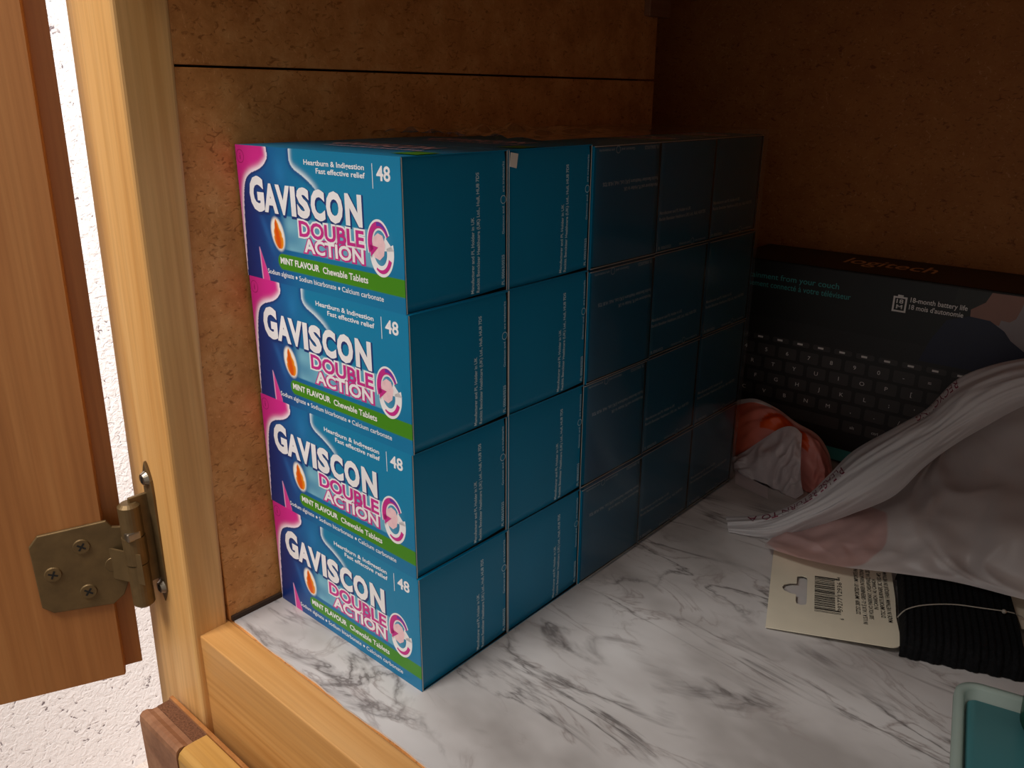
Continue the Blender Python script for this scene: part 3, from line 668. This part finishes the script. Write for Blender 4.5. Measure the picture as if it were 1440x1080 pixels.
flap = [R([(1020, 726), (1080, 722), (1130, 700), (1165, 668), (1200, 634), (1260, 600), (1303, 575), (1345, 534), (1400, 512), (1470, 500), (1560, 492)], y=(0.270, 0.365)),
        R([(1023, 738), (1081, 732), (1132, 710), (1172, 682), (1212, 652), (1268, 618), (1312, 592), (1354, 556), (1408, 532), (1470, 520), (1560, 512)], y=(0.258, 0.345)),
        R([(1024, 747), (1083, 750), (1137, 728), (1188, 705), (1240, 675), (1288, 640), (1326, 614), (1370, 585), (1424, 556), (1480, 545), (1560, 538)], y=(0.252, 0.340)),
        R([(1028, 758), (1085, 767), (1140, 744), (1198, 723), (1256, 698), (1300, 657), (1340, 627), (1382, 602), (1440, 571), (1490, 560), (1560, 552)], y=(0.257, 0.350))]
loft('bag_flap', flap, 140, 50, M_bag2, bag, 0.0030, (3, 9), 11)
M_maroon = plain('bag_ink', (120, 28, 60), 0.5)
def flap_text(body, s0, s1, t0, cap):
    pts, f = text_pts(body, 0, 1, 0, 1, 0.0); V = []
    for x, y in pts:
        s = s1 - (s1 - s0) * x; t = t0 + cap * y; p = crumple(flap, s, t, 0.0030, (3, 9), 11); V.append(p + (CAM - p).normalized() * 0.0006)
    return V, f
for (tx, a, b, t0, cp) in (('PLEASE RETURN TO A', 0.055, 0.345, 0.10, 0.20), ('RECYCLING', 0.56, 0.70, 0.02, 0.14)):
    v, f = flap_text(tx, a, b, t0, cp); mesh('bag_lettering', v, f, M_maroon, bag)
OR, PK, WHT = np.array(lin((232, 92, 40))), np.array(lin((236, 150, 140))), np.array(lin((226, 216, 216)))
def corner_col(s, t):
    c = OR * (1 - min(1, s / 0.35)) + PK * min(1, s / 0.35) if s < 0.35 else PK
    if t < 0.10: c = WHT if s < 0.3 else np.array(lin((240, 190, 180)))
    if ((s - 0.42) / 0.20) ** 2 + ((t - 0.42) / 0.30) ** 2 < 1 and t < 0.45: c = np.array(lin((236, 84, 20)))
    return c
M_corner = vcol('bag_printed_film', 0.4, 0.5, 0.3)
pink = [R([(1034, 563), (1062, 561), (1092, 574), (1120, 594), (1150, 612), (1166, 638), (1172, 668)], y=(0.372, 0.368)),
        R([(1032, 600), (1060, 590), (1090, 596), (1118, 612), (1146, 634), (1158, 660), (1164, 684)], y=(0.360, 0.352)),
        R([(1030, 640), (1056, 632), (1085, 632), (1112, 645), (1132, 668), (1145, 690), (1150, 700)], y=(0.362, 0.345)),
        R([(1028, 668), (1054, 664), (1082, 668), (1108, 684), (1122, 700), (1132, 708), (1140, 710)], y=(0.366, 0.350))]
loft('bag_printed_corner', pink, 80, 60, M_corner, bag, 0.0035, (4, 5), 21, corner_col)
whi = [R([(1030, 643), (1048, 634), (1072, 618), (1098, 602), (1116, 600), (1128, 610)], y=(0.356, 0.350)),
       R([(1030, 650), (1052, 650), (1076, 646), (1096, 640), (1112, 640), (1126, 645)], y=(0.347, 0.338)),
       R([(1034, 660), (1058, 672), (1080, 680), (1098, 678), (1112, 672), (1126, 676)], y=(0.344, 0.334)),
       R([(1042, 668), (1066, 690), (1084, 702), (1096, 712), (1112, 706), (1130, 694)], y=(0.345, 0.330))]
M_bagw = mk_bag('bag_white_film', (226, 216, 218), 0.05)
loft('bag_white_fold', whi, 60, 60, M_bagw, bag, 0.0050, (4, 4), 31)
hem = [R([(1031, 652), (1045, 660), (1078, 684)], y=(0.356, 0.348)), R([(1033, 669), (1050, 677), (1078, 694)], y=(0.345, 0.340)), R([(1034, 680), (1054, 690), (1080, 702)], z=(0.001, 0.001))]
loft('bag_hem', hem, 16, 12, M_bagw, bag)

# ------------------------------------------------------------------ knitted item on a card
E1 = Vector((0.928, 0.372, 0)).normalized(); E2 = Vector((-0.372, 0.928, 0)).normalized(); K0 = Vector((0.1079, 0.166, 0))
def CT(a, b, c=0.0): return K0 + E1 * a + E2 * b + Vector((0, 0, c))
kn = empty('knit_pack'); tag(kn, 'black ribbed knit bundle tied to a cream barcode card on the marble', 'knitwear')
M_card = plain('card_cream', (222, 212, 190), 0.55, 0.04); M_ink = plain('ink_black', (24, 22, 22), 0.5); M_knit = plain('knit_black', (16, 16, 18), 0.9, 0.4, 500, 0.15, bmp=0.8)
CH, CWD, CZ = 0.093, 0.0712, 0.0048
def bridge(outer, inner, z0, z1):
    """plate with one hole"""
    bm = bmesh.new(); eds = []
    for lp_ in (outer, inner):
        vs2 = [bm.verts.new((a, b, z1)) for a, b in lp_]; eds += [bm.edges.new((vs2[i], vs2[(i + 1) % len(vs2)])) for i in range(len(vs2))]
    bmesh.ops.triangle_fill(bm, use_beauty=True, edges=eds)
    r = bmesh.ops.extrude_face_region(bm, geom=list(bm.faces))
    for v in r['geom']:
        if isinstance(v, bmesh.types.BMVert): v.co.z = z0
    bmesh.ops.recalc_face_normals(bm, faces=bm.faces); return bm
outer = [(0, 0), (CWD - 0.006, 0)] + [(CWD - 0.006 + 0.006 * math.sin(math.radians(k * 15)), 0.006 - 0.006 * math.cos(math.radians(k * 15))) for k in range(1, 7)] + [(CWD - 0.001, 0.03), (CWD, 0.05), (CWD, CH), (0, CH)]
inner = [(.0155, .0315), (.0160, .0290), (.0185, .0280), (.0212, .0290), (.0217, .0320), (.0217, .0580), (.0212, .0605), (.0187, .0615), (.0160, .0605), (.0155, .0585), (.0155, .0520), (.0120, .0510), (.0085, .0485), (.0072, .0450), (.0085, .0415), (.0120, .0392), (.0155, .0385)]
bm = bridge(outer, inner, 0.0, 0.0006)
for v in bm.verts: v.co = CT(v.co.x, v.co.y, CZ + v.co.z + 0.05 * (v.co.x - 0.07))
card = bobj('header_card', bm, M_card, kn)
def cz(a): return CZ + 0.0006 + 0.05 * (a - 0.07) + 0.0002
CK = lambda a, b: CT(a, b, cz(a))
bars = []; rb = random.Random(4); b_ = 0.0235
while b_ < 0.0625:
    w_ = rb.choice((.0004, .0004, .0008, .0012)); lng = .0405 if (b_ < 0.0265 or b_ > 0.060 or abs(b_ - .043) < .0008) else .0375
    bars.append(poly([(.026, b_), (lng, b_), (lng, b_ + w_), (.026, b_ + w_)])); b_ += w_ + rb.choice((.0004, .0004, .0007, .001))
text_mesh('barcode', bars, CK, M_ink, card)
def ct(body, a, b0, b1, cap, bold=0.0):
    pts, f = text_pts(body, b0, b1, 0, cap, bold); return [(a - y, x) for x, y in pts], f
text_mesh('card_lettering', [ct('6', .0420, .0185, .0200, .0022), ct('39277', .0415, .0270, .0420, .0026), ct('12936', .0415, .0440, .0590, .0026), ct('4', .0410, .0635, .0650, .0022),
    ct('227252 2009  IMPORTED BY / IMPORTÉ PAR', .0512, .0270, .0800, .0023, .012), ct('IN U.S.A. / AUX É.-U.: GREENBRIER INTERNATIONAL, INC', .0547, .0180, .0865, .0023, .012),
    ct('500 VOLVO PARKWAY, CHESAPEAKE, VA 23320', .0582, .0240, .0820, .0023, .012), ct('IN CANADA / AU CANADA', .0612, .0350, .0690, .0023, .012),
    ct('DTSC IMPORTS BURNABY, BC V5G 4P2', .0646, .0275, .0770, .0023, .012), ct('MADE IN VIETNAM / FABRIQUÉ EN VIETNAM', .0680, .0235, .0790, .0023, .012)], CK, M_ink, card)
V, F = [], []; na, nb2 = 130, 24
for i in range(na + 1):
    for j in range(nb2 + 1):
        a = 0.0718 + 0.0605 * i / na; th = math.pi * j / nb2
        rib = abs(math.sin(i / na * math.pi * 17)) ** 0.6
        R_ = 0.0064 + 0.0012 * rib; b = 0.0395 - math.copysign(abs(math.cos(th)) ** 0.5, math.cos(th)) * (0.0400 + 0.0006 * rib) + 0.003 * math.sin(i * 0.3) * 0.2
        e = min(1, (i + 1) / 5, (na - i + 1) / 5) ** 0.5
        V.append(CT(a + 0.05 * (b - 0.0395), b, 0.0012 + 2 * R_ * e * math.sin(th) ** 0.5 + 0.0004 * noise.noise((a * 900, b * 500, 0)) if 0 < j < nb2 else 0.0008))
for i in range(na):
    for j in range(nb2):
        k = i * (nb2 + 1) + j; F.append((k, k + 1, k + nb2 + 2, k + nb2 + 1))
mesh('knit_body', V, F, M_knit, kn, True)
cu = bpy.data.curves.new('plastic_tie', 'CURVE'); cu.dimensions = '3D'; cu.bevel_depth = 0.00035; sp = cu.splines.new('POLY')
tie = [U(1262, 868, z=0.0140), U(1275, 857, z=0.0160), U(1300, 851, z=0.0170), U(1340, 850, z=0.0172), U(1380, 855, z=0.0172), U(1415, 860, z=0.0172), U(1430, 864, z=0.0155), U(1444, 872, z=0.012)]
tie = [crom(tie, k / 40) for k in range(41)]; sp.points.add(40)
for p_, q in zip(sp.points, tie): p_.co = (*q, 1)
cu.materials.append(plain('clear_nylon', (170, 162, 150), 0.35)); to = bpy.data.objects.new('plastic_tie', cu); COL.objects.link(to)
dg = bpy.context.evaluated_depsgraph_get(); tm = bpy.data.meshes.new_from_object(to.evaluated_get(dg)); bpy.data.objects.remove(to)
tieo = link(bpy.data.objects.new('plastic_tie', tm), kn)
kp = U(1412, 860, z=0.0176); bm = bmesh.new(); bmesh.ops.create_icosphere(bm, subdivisions=2, radius=0.0013, matrix=Matrix.Translation(kp)); bobj('tie_knot', bm, tm.materials[0], tieo, True)
bm = bmesh.new(); add_box(bm, 0.1335, 0.165, 0.035, 0.10, 0.010, 0.0108)
for v in bm.verts: v.co = CT(*v.co)
bobj('backing_card', bm, M_card, kn)

# ------------------------------------------------------------------ mint tray and green bottle
bn = empty('plastic_tray', (0.2085, 0.137, 0), math.radians(13)); tag(bn, 'translucent mint plastic tray with a pale rim beside the knit bundle', 'tray')
M_mint = mk_plastic('mint_plastic', (196, 212, 204), 0.5); M_tl = mk_plastic('teal_plastic', (76, 138, 144), 0.2)
def ring_wall(name, prof, w, d, r, mt, parent):
    """loft rounded-rect loops: prof = [(inset, z)]"""
    bm = bmesh.new(); loops = []
    for ins, z in prof:
        loops.append([bm.verts.new((x, y - d, z)) for x, y in rrect(ins, w - ins, ins, d - ins, max(r - ins, 0.001), 6)])
    for a, b in zip(loops[:-1], loops[1:]):
        for i in range(len(a)): bm.faces.new((a[i], a[(i + 1) % len(a)], b[(i + 1) % len(a)], b[i]))
    bm.faces.new(loops[-1]); bm.faces.new(loops[0][::-1]); bmesh.ops.recalc_face_normals(bm, faces=bm.faces)
    return bobj(name, bm, mt, parent, True)
ring_wall('tray_shell', [(0.006, 0.0), (0.003, 0.03), (0.0, 0.037), (0.0002, 0.040), (0.003, 0.0405), (0.0042, 0.039), (0.0055, 0.030)], 0.15, 0.125, 0.011, M_mint, bn)
ring_wall('tray_insert', [(0.006, 0.0302), (0.0058, 0.0345), (0.0066, 0.0352)], 0.15, 0.125, 0.010, M_tl, bn)
gp = U(1437, 985, z=0.055); gp = gp + Vector((CR.x, CR.y, 0)).normalized() * 0.026
gb = empty('green_bottle', (gp.x, gp.y, 0.0354)); tag(gb, 'dark green plastic bottle standing on the mint tray', 'bottle')
M_gr = mk_plastic('green_plastic', (22, 92, 66), 0.25)
def lathe(name, prof, mt, parent, seg=40):
    V = [(r * math.cos(2 * math.pi * k / seg), r * math.sin(2 * math.pi * k / seg), z) for r, z in prof for k in range(seg)]; n = len(prof)
    F = [(i * seg + k, i * seg + (k + 1) % seg, (i + 1) * seg + (k + 1) % seg, (i + 1) * seg + k) for i in range(n - 1) for k in range(seg)]
    F += [tuple(range(seg))[::-1], tuple((n - 1) * seg + k for k in range(seg))]; return mesh(name, V, F, mt, parent, True)
lathe('bottle_body', [(0.017, 0), (0.020, 0.002), (0.0205, 0.01), (0.0205, 0.045), (0.017, 0.054), (0.010, 0.058)], M_gr, gb)
lathe('bottle_cap', [(0.0105, 0.0582), (0.0105, 0.070), (0.0095, 0.0715), (0.003, 0.072)], M_white, gb)
